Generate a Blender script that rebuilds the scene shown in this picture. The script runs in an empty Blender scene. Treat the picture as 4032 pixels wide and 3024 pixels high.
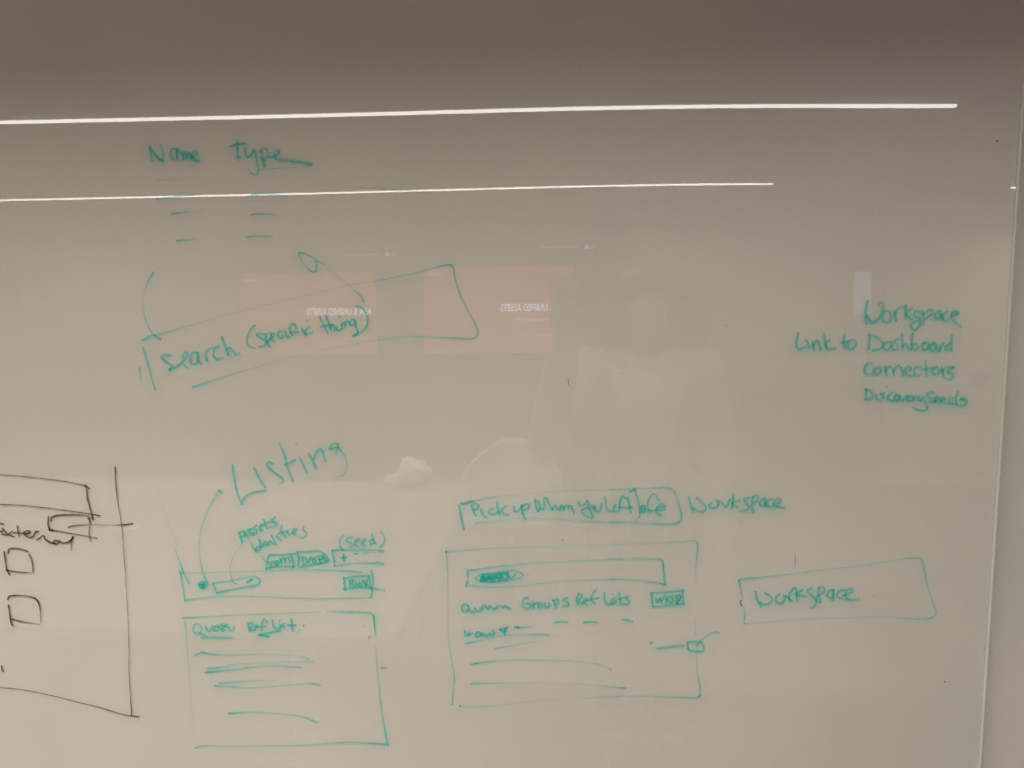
import bpy, bmesh, math, random
import numpy as np
from mathutils import Vector, Matrix
random.seed(7); RNG = np.random.default_rng(7)

# ------------------------------------------------------------------ camera, world, exposure
S = bpy.context.scene
COL = S.collection
CAM = Vector((0.0, -1.1, 1.65))            # phone lens, 1.1 m in front of the board (board face is y = 0)
FOC, CX, CY = 2912.0, 2016.0, 1512.0       # focal length and centre, in photograph pixels (26 mm equivalent)

def cam_rotation(foot=(2270, 1190), roll=0.0019):
    a = Vector((foot[0]-CX, -(foot[1]-CY), -FOC)).normalized()
    R0 = Matrix(((1, 0, 0), (0, 0, -1), (0, 1, 0)))
    q = (R0 @ a).rotation_difference(Vector((0, 1, 0)))
    return Matrix.Rotation(roll, 3, 'Y') @ q.to_matrix() @ R0
CR = cam_rotation()
cd = bpy.data.cameras.new('camera'); cam = bpy.data.objects.new('camera', cd); COL.objects.link(cam)
cd.sensor_width = 36; cd.lens = 26; cd.clip_start = 0.005; cd.clip_end = 100
cam.matrix_world = Matrix.Translation(CAM) @ CR.to_4x4()
S.camera = cam
W = bpy.data.worlds.new('World'); S.world = W; W.use_nodes = True
W.node_tree.nodes['Background'].inputs[0].default_value = (0.9, 0.82, 0.7, 1)
W.node_tree.nodes['Background'].inputs[1].default_value = 0.01
S.view_settings.view_transform = 'Standard'; S.view_settings.look = 'None'
S.view_settings.exposure = 0; S.view_settings.gamma = 1
S.cycles.transparent_max_bounces = 48
S.cycles.sample_clamp_indirect = 0
S.cycles.max_bounces = 8

LIGHT_COL = (1.0, 0.94, 0.81)
WASH, WASH_Y, WASH_BEAM = 0.30, -0.95, 123    # added third row, out of view, to grade the board's brightness
LAMP_W = 29.5         # watts per metre of strip (beam, aimed down by the fitting)
BEAM = 135            # beam spread of the fittings in degrees
STRIP_GLOW = 15.5     # radiance of the diffusers

# ------------------------------------------------------------------ helpers
def tag(o, label=None, cat=None, group=None, kind=None):
    if label: o['label'] = label
    if cat: o['category'] = cat
    if group: o['group'] = group
    if kind: o['kind'] = kind
    return o
def empty(name, loc=(0, 0, 0), **k):
    o = bpy.data.objects.new(name, None); COL.objects.link(o); o.location = loc
    o.empty_display_size = 0.05
    return tag(o, **k)
def mesh_obj(name, verts, faces, mat=None, parent=None, smooth=False):
    me = bpy.data.meshes.new(name); me.from_pydata([tuple(v) for v in verts], [], faces); me.update()
    if smooth: me.polygons.foreach_set('use_smooth', [True]*len(me.polygons))
    if mat: me.materials.append(mat)
    o = bpy.data.objects.new(name, me); COL.objects.link(o)
    if parent:
        o.parent = parent
    return o
def bm_obj(name, bm, mat=None, parent=None, smooth=False):
    me = bpy.data.meshes.new(name); bm.to_mesh(me); bm.free()
    if smooth: me.polygons.foreach_set('use_smooth', [True]*len(me.polygons))
    if mat: me.materials.append(mat)
    o = bpy.data.objects.new(name, me); COL.objects.link(o)
    if parent: o.parent = parent
    return o
def box_bm(bm, lo, hi, bevel=0.0):
    t = bmesh.new()
    bmesh.ops.create_cube(t, size=1)
    c = [(lo[i]+hi[i])/2 for i in range(3)]; s = [hi[i]-lo[i] for i in range(3)]
    for v in t.verts: v.co = Vector([c[i]+v.co[i]*s[i] for i in range(3)])
    if bevel: bmesh.ops.bevel(t, geom=t.edges[:], offset=bevel, segments=2, affect='EDGES', profile=0.5)
    me = bpy.data.meshes.new('t'); t.to_mesh(me); t.free(); bm.from_mesh(me); bpy.data.meshes.remove(me)
def box(name, lo, hi, mat=None, parent=None, bevel=0.0):
    bm = bmesh.new(); box_bm(bm, lo, hi, bevel); return bm_obj(name, bm, mat, parent, smooth=False)

def nt(name):
    m = bpy.data.materials.new(name); m.use_nodes = True; n = m.node_tree; n.nodes.clear()
    out = n.nodes.new('ShaderNodeOutputMaterial'); return m, n, out
def principled(name, col, rough=0.5, noise=0.0, scale=8.0, metal=0.0, spec=0.5, bump=0.0):
    m, n, out = nt(name); p = n.nodes.new('ShaderNodeBsdfPrincipled')
    p.inputs['Base Color'].default_value = (*col, 1); p.inputs['Roughness'].default_value = rough
    p.inputs['Metallic'].default_value = metal; p.inputs['Specular IOR Level'].default_value = spec
    n.links.new(p.outputs[0], out.inputs[0])
    if noise or bump:
        tc = n.nodes.new('ShaderNodeTexCoord'); nz = n.nodes.new('ShaderNodeTexNoise')
        nz.inputs['Scale'].default_value = scale; nz.inputs['Detail'].default_value = 5
        n.links.new(tc.outputs['Object'], nz.inputs['Vector'])
        if noise:
            mx = n.nodes.new('ShaderNodeMix'); mx.data_type = 'RGBA'
            mx.inputs[6].default_value = (*[c*(1-noise) for c in col], 1)
            mx.inputs[7].default_value = (*[min(1, c*(1+noise)) for c in col], 1)
            n.links.new(nz.outputs['Fac'], mx.inputs[0]); n.links.new(mx.outputs[2], p.inputs['Base Color'])
        if bump:
            b = n.nodes.new('ShaderNodeBump'); b.inputs['Strength'].default_value = bump; b.inputs['Distance'].default_value = 0.002
            n.links.new(nz.outputs['Fac'], b.inputs['Height']); n.links.new(b.outputs[0], p.inputs['Normal'])
    return m
def emission(name, col, st):
    m, n, out = nt(name); e = n.nodes.new('ShaderNodeEmission')
    e.inputs[0].default_value = (*col, 1); e.inputs[1].default_value = st
    n.links.new(e.outputs[0], out.inputs[0]); return m

# ------------------------------------------------------------------ materials
def mat_paint(name, c1, c2, c3):
    """back-painted face of the board / the wall: pale paint with faint cloudy tone and fine speckle"""
    m, n, out = nt(name); p = n.nodes.new('ShaderNodeBsdfDiffuse')
    tc = n.nodes.new('ShaderNodeTexCoord')
    a = n.nodes.new('ShaderNodeTexNoise'); a.inputs['Scale'].default_value = 2.6; a.inputs['Detail'].default_value = 4
    b = n.nodes.new('ShaderNodeTexNoise'); b.inputs['Scale'].default_value = 320; b.inputs['Detail'].default_value = 2
    n.links.new(tc.outputs['Object'], a.inputs[0]); n.links.new(tc.outputs['Object'], b.inputs[0])
    r = n.nodes.new('ShaderNodeValToRGB'); r.color_ramp.elements[0].position = .35; r.color_ramp.elements[1].position = .65
    r.color_ramp.elements[0].color = (*c1, 1); r.color_ramp.elements[1].color = (*c2, 1)
    n.links.new(a.outputs['Fac'], r.inputs[0])
    mx = n.nodes.new('ShaderNodeMix'); mx.data_type = 'RGBA'; mx.inputs[7].default_value = (*c3, 1)
    mr = n.nodes.new('ShaderNodeMapRange'); mr.inputs['From Min'].default_value = .35; mr.inputs['From Max'].default_value = .75
    mr.inputs['To Max'].default_value = .5
    n.links.new(b.outputs['Fac'], mr.inputs[0]); n.links.new(mr.outputs[0], mx.inputs[0])
    n.links.new(r.outputs[0], mx.inputs[6]); n.links.new(mx.outputs[2], p.inputs[0])
    n.links.new(p.outputs[0], out.inputs[0]); return m
def mat_glass():
    """front face of the glass sheet: clear, mirror-like by Fresnel, with patchy greasy wipe marks"""
    m, n, out = nt('glass_face'); L = n.links.new
    tr = n.nodes.new('ShaderNodeBsdfTransparent'); tr.inputs[0].default_value = (.99, .985, .985, 1)
    gl = n.nodes.new('ShaderNodeBsdfGlossy'); gl.inputs['Roughness'].default_value = 0.012
    # Schlick reflectance, the same from either side of the thin sheet
    ge = n.nodes.new('ShaderNodeNewGeometry'); dt = n.nodes.new('ShaderNodeVectorMath'); dt.operation = 'DOT_PRODUCT'
    L(ge.outputs['Incoming'], dt.inputs[0]); L(ge.outputs['Normal'], dt.inputs[1])
    def mth(op, a, b=0.0):
        q = n.nodes.new('ShaderNodeMath'); q.operation = op
        for i, v in enumerate((a, b)):
            if isinstance(v, (int, float)): q.inputs[i].default_value = v
            else: L(v, q.inputs[i])
        return q.outputs[0]
    fr = mth('ADD', .055, mth('MULTIPLY', .945, mth('POWER', mth('SUBTRACT', 1.0, mth('ABSOLUTE', dt.outputs['Value'])), 5.0)))
    mx = n.nodes.new('ShaderNodeMixShader'); L(fr, mx.inputs[0]); L(tr.outputs[0], mx.inputs[1]); L(gl.outputs[0], mx.inputs[2])
    # grease: wide lobe where the wipe marks are
    g2 = n.nodes.new('ShaderNodeBsdfGlossy'); g2.inputs['Roughness'].default_value = 0.075
    g2.inputs[0].default_value = (.9, .9, 1, 1)
    tc = n.nodes.new('ShaderNodeTexCoord'); mp = n.nodes.new('ShaderNodeMapping'); mp.inputs['Scale'].default_value = (1.3, 1, .6)
    nz = n.nodes.new('ShaderNodeTexNoise'); nz.inputs['Scale'].default_value = 24; nz.inputs['Detail'].default_value = 6
    nz.inputs['Roughness'].default_value = .7
    L(tc.outputs['Object'], mp.inputs[0]); L(mp.outputs[0], nz.inputs[0])
    n2 = n.nodes.new('ShaderNodeTexNoise'); n2.inputs['Scale'].default_value = 3.1; n2.inputs['Detail'].default_value = 2
    L(tc.outputs['Object'], n2.inputs[0])
    a = n.nodes.new('ShaderNodeMapRange'); a.inputs['From Min'].default_value = .45; a.inputs['From Max'].default_value = .8
    L(nz.outputs['Fac'], a.inputs[0])
    b = n.nodes.new('ShaderNodeMapRange'); b.inputs['From Min'].default_value = .5; b.inputs['From Max'].default_value = .62
    L(n2.outputs['Fac'], b.inputs[0])
    k = n.nodes.new('ShaderNodeMath'); k.operation = 'MULTIPLY'; L(a.outputs[0], k.inputs[0]); L(b.outputs[0], k.inputs[1])
    k2 = n.nodes.new('ShaderNodeMath'); k2.operation = 'MULTIPLY'; k2.inputs[1].default_value = .04; L(k.outputs[0], k2.inputs[0])
    m2 = n.nodes.new('ShaderNodeMixShader'); L(k2.outputs[0], m2.inputs[0]); L(mx.outputs[0], m2.inputs[1]); L(g2.outputs[0], m2.inputs[2])
    L(m2.outputs[0], out.inputs[0]); return m
def mat_ink(name, tint, body, streak=.5):
    """marker ink: a stain that filters what is behind it; 'density' is the amount of ink laid down"""
    m, n, out = nt(name); L = n.links.new
    uv = n.nodes.new('ShaderNodeUVMap'); uv.uv_map = 'stroke'
    sx = n.nodes.new('ShaderNodeSeparateXYZ'); L(uv.outputs[0], sx.inputs[0])
    def math_(op, a, b=None, clamp=False):
        q = n.nodes.new('ShaderNodeMath'); q.operation = op; q.use_clamp = clamp
        for i, v in enumerate((a, b)):
            if v is None: continue
            if isinstance(v, (int, float)): q.inputs[i].default_value = v
            else: L(v, q.inputs[i])
        return q.outputs[0]
    r2 = math_('ADD', math_('MULTIPLY', sx.outputs[0], sx.outputs[0]), math_('MULTIPLY', sx.outputs[1], sx.outputs[1]))
    r = math_('SQRT', r2)
    tc = n.nodes.new('ShaderNodeTexCoord')
    nz = n.nodes.new('ShaderNodeTexNoise'); nz.inputs['Scale'].default_value = 420; nz.inputs['Detail'].default_value = 3
    L(tc.outputs['Object'], nz.inputs[0])
    nb = n.nodes.new('ShaderNodeTexNoise'); nb.inputs['Scale'].default_value = 75; nb.inputs['Detail'].default_value = 3
    L(tc.outputs['Object'], nb.inputs[0])
    rr = math_('ADD', r, math_('MULTIPLY', math_('SUBTRACT', nz.outputs['Fac'], .5), .35))
    ed = n.nodes.new('ShaderNodeMapRange'); ed.interpolation_type = 'SMOOTHSTEP'
    ed.inputs['From Min'].default_value = 1.02; ed.inputs['From Max'].default_value = .66
    L(rr, ed.inputs[0])
    pool = math_('ADD', .78, math_('MULTIPLY', r2, .32))        # ink gathers towards the rim of a stroke
    at = n.nodes.new('ShaderNodeAttribute'); at.attribute_name = 'ink_or_shadow_amount'
    st = math_('ADD', 1-streak/2, math_('MULTIPLY', math_('SUBTRACT', nb.outputs['Fac'], .35), streak*1.6))
    d = math_('MULTIPLY', math_('MULTIPLY', math_('MULTIPLY', ed.outputs[0], pool), at.outputs['Fac']), st, True)
    mx = n.nodes.new('ShaderNodeMix'); mx.data_type = 'RGBA'
    mx.inputs[6].default_value = (1, 1, 1, 1); mx.inputs[7].default_value = (*tint, 1); L(d, mx.inputs[0])
    tr = n.nodes.new('ShaderNodeBsdfTransparent'); L(mx.outputs[2], tr.inputs[0])
    # a little body: matt pigment seen by its own reflection
    df = n.nodes.new('ShaderNodeBsdfDiffuse'); df.inputs[0].default_value = (*body, 1)
    ms = n.nodes.new('ShaderNodeMixShader'); L(math_('MULTIPLY', d, .3), ms.inputs[0]); L(tr.outputs[0], ms.inputs[1]); L(df.outputs[0], ms.inputs[2])
    L(ms.outputs[0], out.inputs[0]); return m
def mat_ink_shadow(name, tint):  # soft shadow of the ink on the backing, painted as a faint tint
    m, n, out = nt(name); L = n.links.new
    at = n.nodes.new('ShaderNodeAttribute'); at.attribute_name = 'ink_or_shadow_amount'
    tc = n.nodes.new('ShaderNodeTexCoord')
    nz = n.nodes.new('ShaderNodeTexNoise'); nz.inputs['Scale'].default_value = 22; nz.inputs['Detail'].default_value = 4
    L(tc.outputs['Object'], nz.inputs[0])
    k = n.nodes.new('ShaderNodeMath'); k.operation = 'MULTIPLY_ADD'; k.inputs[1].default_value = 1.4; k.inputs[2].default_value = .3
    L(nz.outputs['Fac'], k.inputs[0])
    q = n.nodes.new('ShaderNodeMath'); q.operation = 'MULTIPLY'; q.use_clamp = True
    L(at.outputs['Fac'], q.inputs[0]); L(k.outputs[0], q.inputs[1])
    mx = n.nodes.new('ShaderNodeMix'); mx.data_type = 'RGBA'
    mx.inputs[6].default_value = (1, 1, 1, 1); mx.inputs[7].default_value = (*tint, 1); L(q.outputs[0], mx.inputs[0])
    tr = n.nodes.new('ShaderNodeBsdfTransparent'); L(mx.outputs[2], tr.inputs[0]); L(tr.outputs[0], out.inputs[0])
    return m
M_PAINT = mat_paint('board_paint', (.725, .705, .668), (.77, .738, .703), (.67, .652, .625))
M_WALL = mat_paint('wall_paint', (.66, .63, .61), (.74, .68, .655), (.64, .61, .59))
M_GLASS = mat_glass()
M_EDGE = principled('polished_edge', (.78, .80, .76), .35)
M_TEAL = mat_ink('teal_marker_ink', (.33, .94, .925), (.08, .56, .51))
M_BLACK = mat_ink('black_marker_ink', (.045, .035, .03), (.03, .025, .02), streak=.25)
M_SHADOW_TEAL = mat_ink_shadow('teal_ink_shadow', (.78, .96, .95))
M_SHADOW_BLACK = mat_ink_shadow('grey_ink_shadow', (.75, .74, .73))
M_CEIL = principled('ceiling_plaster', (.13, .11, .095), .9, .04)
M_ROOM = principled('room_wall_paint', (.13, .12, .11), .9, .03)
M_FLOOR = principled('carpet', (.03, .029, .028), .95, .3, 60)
M_DARK = principled('dark_plastic', (.03, .03, .03), .35)
M_METAL = principled('brushed_metal', (.5, .5, .5), .35, metal=1)

# ------------------------------------------------------------------ setting
ZC = 2.60
def sheet(name, pts, mat): return tag(mesh_obj(name, pts, [(0, 1, 2, 3)], mat), kind='structure')
YB, XL, XR = -5.8, -6.0, 8.0
box_w = box('wall', (XL, .032, 0), (XR, .15, ZC), M_WALL); tag(box_w, kind='structure')
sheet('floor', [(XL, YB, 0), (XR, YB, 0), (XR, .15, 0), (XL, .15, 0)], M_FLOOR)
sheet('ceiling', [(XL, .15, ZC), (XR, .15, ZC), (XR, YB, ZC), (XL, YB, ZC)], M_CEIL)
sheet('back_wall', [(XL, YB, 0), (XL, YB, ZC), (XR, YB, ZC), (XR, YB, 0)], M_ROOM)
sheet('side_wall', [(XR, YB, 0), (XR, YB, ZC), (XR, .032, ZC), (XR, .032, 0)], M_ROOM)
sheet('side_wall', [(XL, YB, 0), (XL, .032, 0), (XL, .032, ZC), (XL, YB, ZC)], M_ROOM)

# ------------------------------------------------------------------ strip lights on the ceiling (seen mirrored in the board, except the added washer)
M_DIFF = emission('lit_diffuser', (1.0, .97, .90), STRIP_GLOW)
M_HOUS = principled('light_housing', (.55, .54, .52), .5)
def strip(x0, x1, y, z, slope, label, beam=1.0, spread=None, diff=None):
    t = empty('strip_light', ((x0+x1)/2, y, z), label=label, cat='ceiling light', group='long strip lights along the ceiling')
    h = (x1-x0)/2
    zz = lambda x: slope*x
    def bar(name, w, za, zb, mat, e=0.0):
        v = []
        for x in (-h+e, h-e):
            v += [(x, -w/2, zz(x)+za), (x, w/2, zz(x)+za), (x, w/2, zz(x)+zb), (x, -w/2, zz(x)+zb)]
        f = [(0, 1, 2, 3), (7, 6, 5, 4), (0, 4, 5, 1), (1, 5, 6, 2), (2, 6, 7, 3), (3, 7, 4, 0)]
        return mesh_obj(name, v, f, mat, t)
    bar('housing', .05, .002, ZC-z-.003, M_HOUS)
    bar('diffuser', .030, -.0075, 0, diff or M_DIFF, .003)
    ld = bpy.data.lights.new('beam', 'AREA'); ld.shape = 'RECTANGLE'; ld.size = 2*h; ld.size_y = .03
    ld.energy = LAMP_W*2*h*beam; ld.color = LIGHT_COL; ld.spread = math.radians(spread or BEAM)
    lo = bpy.data.objects.new('beam', ld); COL.objects.link(lo); lo.parent = t; lo.location = (0, 0, -.016)
    return t
strip(-3.0, 1.72, -2.51, 2.553, -.0085, 'nearest long white strip light, its reflection topmost on the board')
strip(-5.4, 1.60, -5.20, 2.588, 0, 'second long white strip light, its reflection crossing the board below the first')
strip(3.45, 7.2, -2.51, 2.548, 0, 'short strip light in line with the nearest one, beyond the right edge of the board')
strip(3.44, 7.2, -5.20, 2.560, 0, 'short strip light whose glint shows on the right edge of the board')

strip(-2.9, 1.0, WASH_Y, 2.56, 0, 'added unseen strip light on the ceiling, washing the board from just in front', WASH, WASH_BEAM, emission('added_dim_diffuser', LIGHT_COL, .5))  # added light out of view, shapes the board's top-to-bottom gradient

# ------------------------------------------------------------------ the board
XE, ZB, ZT, XW = .604, .45, 2.36, -3.2
GX = np.array([-3.2, -.86, -.39, .09, .28, .45, .62]); GN = np.array([0, 0, -.0004, -.0022, -.001, .0012, .0035])
_xs = np.linspace(-3.2, .62, 200); _g = np.interp(_xs, GX, GN)
_k = np.hanning(31); _k /= _k.sum(); _g = np.convolve(np.pad(_g, 15, mode='edge'), _k, 'valid')
def surf(x, z):                              # the glass is bowed by a millimetre or so, which bends the reflections
    return (z-1.65)*np.interp(x, _xs, _g)
board = empty('whiteboard', (XE, .03, ZB), label='large glossy whiteboard with teal and black marker sketches hung on the wall', cat='whiteboard')
def wpos(p): return (p[0]-XE, p[1]-.03, p[2]-ZB)
def board_mesh(name, verts, faces, mat, parent=None, smooth=True):
    o = mesh_obj(name, [wpos(v) for v in verts], faces, mat, None, smooth); o.parent = parent or board
    return o
NX, NZ = 120, 40
vs, fs = [], []
xs = np.linspace(XW, XE, NX+1); zs = np.linspace(ZB, ZT, NZ+1)
for z in zs:
    for x in xs: vs.append((x, float(surf(x, z)), z))
for j in range(NZ):
    for i in range(NX):
        a = j*(NX+1)+i; fs.append((a, a+1, a+NX+2, a+NX+1))
glass = board_mesh('glass_sheet', vs, fs, M_GLASS)
board_mesh('back_panel', [(x, y+.0018, z) for x, y, z in vs], fs, M_PAINT)
# bright ground edge of the sheet, a slim rounded strip, and the mounting frame set back behind it
vs, fs = [], []
prof = [(-.0006, .0017), (-.0006, .0004), (.0004, -.0009), (.0016, -.0015), (.0030, -.0012), (.0038, .0002), (.0040, .010), (.0040, .020)]
for j, z in enumerate(zs):
    y0 = float(surf(XE, z))
    for px, py in prof: vs.append((XE+px, y0+py, z))
for j in range(NZ):
    for i in range(len(prof)-1):
        a = j*len(prof)+i; fs.append((a, a+1, a+1+len(prof), a+len(prof)))
board_mesh('edge_strip', vs, fs, M_EDGE)
b = box('mounting_frame', wpos((XW+.02, .012, ZB+.02)), wpos((XE-.012, .0315, ZT-.02)), M_METAL); b.parent = board

# ------------------------------------------------------------------ pen strokes
def on_board(px, py):
    d = CR @ Vector((px-CX, -(py-CY), -FOC)); t = 1.1/d.y
    return CAM.x+d.x*t, CAM.z+d.z*t
CROPS = dict(A=(500, 500, .36166), B=(500, 950, .36166), C=(1200, 950, .36166), D=(3100, 1100, .36166), E=(700, 1700, .40687),
             F=(0, 1800, .27125), G=(0, 2100, .45215), H=(700, 2350, .40687), I=(1750, 1850, .31646), J=(2400, 1850, .36166),
             K=(1750, 2250, .36157), L=(2350, 2250, .36157), M=(2850, 2100, .40687), N=(0, 0, 1.8228), P=(0, 0, 1.0))
PXM = 1.1/FOC                                   # metres per photograph pixel on the board
def spline(P, step=3.0):
    P = np.array(P, float)
    if len(P) == 1: P = np.vstack([P, P+[[.6, .2]]])
    if len(P) == 2:
        n = max(3, int(np.hypot(*(P[1]-P[0]))/step)); t = np.linspace(0, 1, n)[:, None]
        return P[0]*(1-t)+P[1]*t
    Q = np.vstack([2*P[0]-P[1], P, 2*P[-1]-P[-2]]); out = []
    for i in range(1, len(Q)-2):
        p0, p1, p2, p3 = Q[i-1:i+3]; L = np.hypot(*(p2-p1)); n = max(2, int(L/step))
        # damp the tangents so long legs next to short ones do not overshoot
        m1 = (p2-p0)/2; m2 = (p3-p1)/2
        for m in (m1, m2):
            l = np.hypot(*m); m *= min(1, 1.1*L/(l+1e-6))
        t = np.linspace(0, 1, n, endpoint=False)[:, None]
        out.append((2*t**3-3*t**2+1)*p1+(t**3-2*t**2+t)*m1+(-2*t**3+3*t**2)*p2+(t**3-t**2)*m2)
    return np.vstack(out+[P[-1:]])
_lift = [0]
def marks(name, label, crop, data, ink='teal', w=10.0, soft_shadow=1.0, a='1'):
    """one word or figure: data = strokes parted by ';', points 'x,y', then optional 'a=..,..' (ink amount along it), 'w=..' and 'c=' crop"""
    V, F, UV, DN = [], [], [], []; cloud = []
    for st in data.split(';'):
        tk = st.split();
        if not tk: continue
        pts, al, ww, cr = [], None, w, crop
        for q in tk:
            if q.startswith('a='): al = [float(v) for v in q[2:].split(',')]
            elif q.startswith('w='): ww = float(q[2:])
            elif q.startswith('c='): cr = q[2:]
            else: pts.append([float(v) for v in q.split(',')])
        ox, oy, sc = CROPS[cr]
        P = spline([(ox+x*sc, oy+y*sc) for x, y in pts])
        if al is None: al = [float(v) for v in a.split(',')]
        ww *= 1.15 if ww < 7.6 else .97
        d = np.concatenate([[0], np.cumsum(np.hypot(*np.diff(P, axis=0).T))]); Ltot = d[-1]
        if len(al) == len(pts) and len(pts) > 2:     # one value per point
            pd = [d[np.argmin(np.hypot(*(P-np.array((ox+x*sc, oy+y*sc))).T))] for x, y in pts]
            pd = np.maximum.accumulate(pd); A = np.interp(d, pd, al)
        else:
            A = np.interp(d, np.linspace(0, Ltot, len(al)), al) if len(al) > 1 else np.full(len(d), al[0])
        # pressure wobble
        ph = RNG.uniform(0, 6.28, 3)
        wob = 1+.07*np.sin(d/13+ph[0])+.05*np.sin(d/5.3+ph[1])
        A = A*(1+.10*np.sin(d/21+ph[2]))
        T = np.gradient(P, axis=0); T /= np.hypot(*T.T)[:, None]+1e-9
        hw = ww/2*wob*(.80+.25*np.clip(A, 0, 1))
        Pe = np.vstack([P[0]-T[0]*hw[0], P, P[-1]+T[-1]*hw[-1]]); Te = np.vstack([T[0], T, T[-1]])
        he = np.concatenate([[hw[0]], hw, [hw[-1]]]); Ae = np.concatenate([[A[0]], A, [A[-1]]])
        ce = np.concatenate([[-1.], np.zeros(len(P)), [1.]])
        Nn = np.stack([-Te[:, 1], Te[:, 0]], 1)
        b0 = len(V); lift = .0003+.00004*(_lift[0] % 9); _lift[0] += 1
        for i in range(len(Pe)):
            for s in (-1, 0, 1):
                q = Pe[i]+Nn[i]*he[i]*s; x, z = on_board(q[0], q[1])
                V.append((x, float(surf(x, z))-lift, z)); UV.append((ce[i], s)); DN.append(Ae[i])
        for i in range(len(Pe)-1):
            k = b0+3*i
            F.append((k, k+1, k+4, k+3)); F.append((k+1, k+2, k+5, k+4))
        for i in range(0, len(P), 3): cloud.append((P[i, 0], P[i, 1], A[i]*hw[i]))
    mat = M_TEAL if ink == 'teal' else M_BLACK
    o = board_mesh(name, V, F, mat, smooth=False)
    me = o.data; uvl = me.uv_layers.new(name='stroke')
    li = np.empty(len(me.loops), int); me.loops.foreach_get('vertex_index', li)
    uvl.data.foreach_set('uv', np.array(UV, np.float32)[li].ravel())
    at = me.attributes.new('ink_or_shadow_amount', 'FLOAT', 'POINT'); at.data.foreach_set('value', np.array(DN, np.float32))
    if label: o['label'] = label
    if soft_shadow:  # painted halo for the ink's soft shadow, shifted slightly below the strokes
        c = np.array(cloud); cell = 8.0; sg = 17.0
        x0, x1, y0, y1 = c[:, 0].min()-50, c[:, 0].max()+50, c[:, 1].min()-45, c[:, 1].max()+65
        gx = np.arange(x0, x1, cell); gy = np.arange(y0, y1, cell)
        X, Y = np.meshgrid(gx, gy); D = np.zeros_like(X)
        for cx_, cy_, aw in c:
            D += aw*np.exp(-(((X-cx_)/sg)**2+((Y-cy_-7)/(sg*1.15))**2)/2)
        D = D*soft_shadow*.0165; D = D/(1+D*.8)
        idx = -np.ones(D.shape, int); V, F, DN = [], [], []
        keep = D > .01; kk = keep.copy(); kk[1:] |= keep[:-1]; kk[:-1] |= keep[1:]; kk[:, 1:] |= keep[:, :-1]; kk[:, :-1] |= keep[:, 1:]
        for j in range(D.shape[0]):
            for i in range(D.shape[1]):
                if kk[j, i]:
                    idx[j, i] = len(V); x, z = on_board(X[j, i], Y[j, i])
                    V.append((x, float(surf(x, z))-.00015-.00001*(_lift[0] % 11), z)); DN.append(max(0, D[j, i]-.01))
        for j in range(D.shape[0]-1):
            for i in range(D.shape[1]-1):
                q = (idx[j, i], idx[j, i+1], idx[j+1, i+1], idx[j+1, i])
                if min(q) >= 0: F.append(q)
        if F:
            s = mesh_obj('ink_soft_shadow', [wpos(v) for v in V], F, M_SHADOW_TEAL if ink == 'teal' else M_SHADOW_BLACK, o, True)
            at = s.data.attributes.new('ink_or_shadow_amount', 'FLOAT', 'POINT'); at.data.foreach_set('value', np.array(DN, np.float32))
    return o
WD, BX, LN = 'handwritten_word', 'drawn_box', 'drawn_line'
marks(WD, 'green word "Name" near the top, under the upper light reflection', 'A',
 '243,212 258,290 275,375 a=.9,.8,.5; 245,215 300,290 345,345 385,368 a=1 w=12; 385,368 390,280 362,190 a=.8,.6,.6; 530,240 495,232 476,265 480,325 505,352 535,340 546,290 542,240 a=1,.8,.8,1,1,.8,1,1 w=9; 541,240 540,310 555,355;'
 '570,250 600,300 612,350 w=11; 605,300 628,272 648,300 652,348; 652,300 672,278 692,305 692,350; 690,315 725,320 762,290 750,262 720,268 706,310 725,352 760,372 790,368', a='.9')
marks(WD, 'green word "Type" with a long tail, beside Name', 'A',
 '1122,212 1200,188 1290,180; 1203,158 1201,250 1208,320 1225,365 a=1,.8,.6,.5; 1185,340 1210,325 1245,332 a=.5; 1285,230 1290,290 1312,325 1345,310 1378,262 w=11; 1385,245 1408,330 1425,410 1430,480 1400,520 1355,505 1322,450 a=.8,.8,.7,.7,.7,.6,.3 w=9;'
 '1462,260 1478,350 1498,430 w=12; 1442,275 1480,232 1522,250 1532,300 1490,350 1455,330 w=8 a=.8; 1470,350 1505,370 w=10 a=.7; 1540,330 1592,325 1652,290 1657,255 1622,262 1602,310 1632,350 1720,366 1800,374 a=1,1,1,.9,.8,1,1,.8,.6;'
 '1800,374 1900,385 1960,395 2008,410 a=.8,1,1,1 w=13; 1665,345 1740,352 1830,350 a=.5,.3,.2 w=11; 1440,465 1600,455 1800,440 2000,425 a=.9,.5,.3,.5 w=4', a='.9')
marks(LN, None, 'A', '330,578 500,575 700,570 850,574 a=.6,.3,.1,0 w=4', soft_shadow=.3)
marks(LN, None, 'A', '325,786 480,768 600,750 740,738 a=.9,.5,.5,.5 w=7', soft_shadow=.5)
marks(LN, None, 'A', '1362,738 1450,725 1600,735 1750,755 a=1,.7,.5,.4 w=7', soft_shadow=.5)
marks(LN, None, 'P', '1393,735 1525,743 1620,752 1700,763 a=.2,.4,.5,.3 w=4', soft_shadow=0)
marks(LN, None, 'A', '485,948 600,935 700,925 900,908 a=1,.8,.35,.0 w=6.5', soft_shadow=.6)
marks(LN, None, 'A', '1358,955 1450,945 1560,950 1670,966 a=1,.9,.7,.1 w=6.5', soft_shadow=.6)
marks(LN, None, 'A', '545,1238 640,1232 760,1228 a=1,.7,.15 w=6.5', soft_shadow=.6)
marks(LN, None, 'A', '1303,1202 1380,1188 1480,1190 1590,1196 a=1,.8,.7,.2 w=6.5', soft_shadow=.6)
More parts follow.
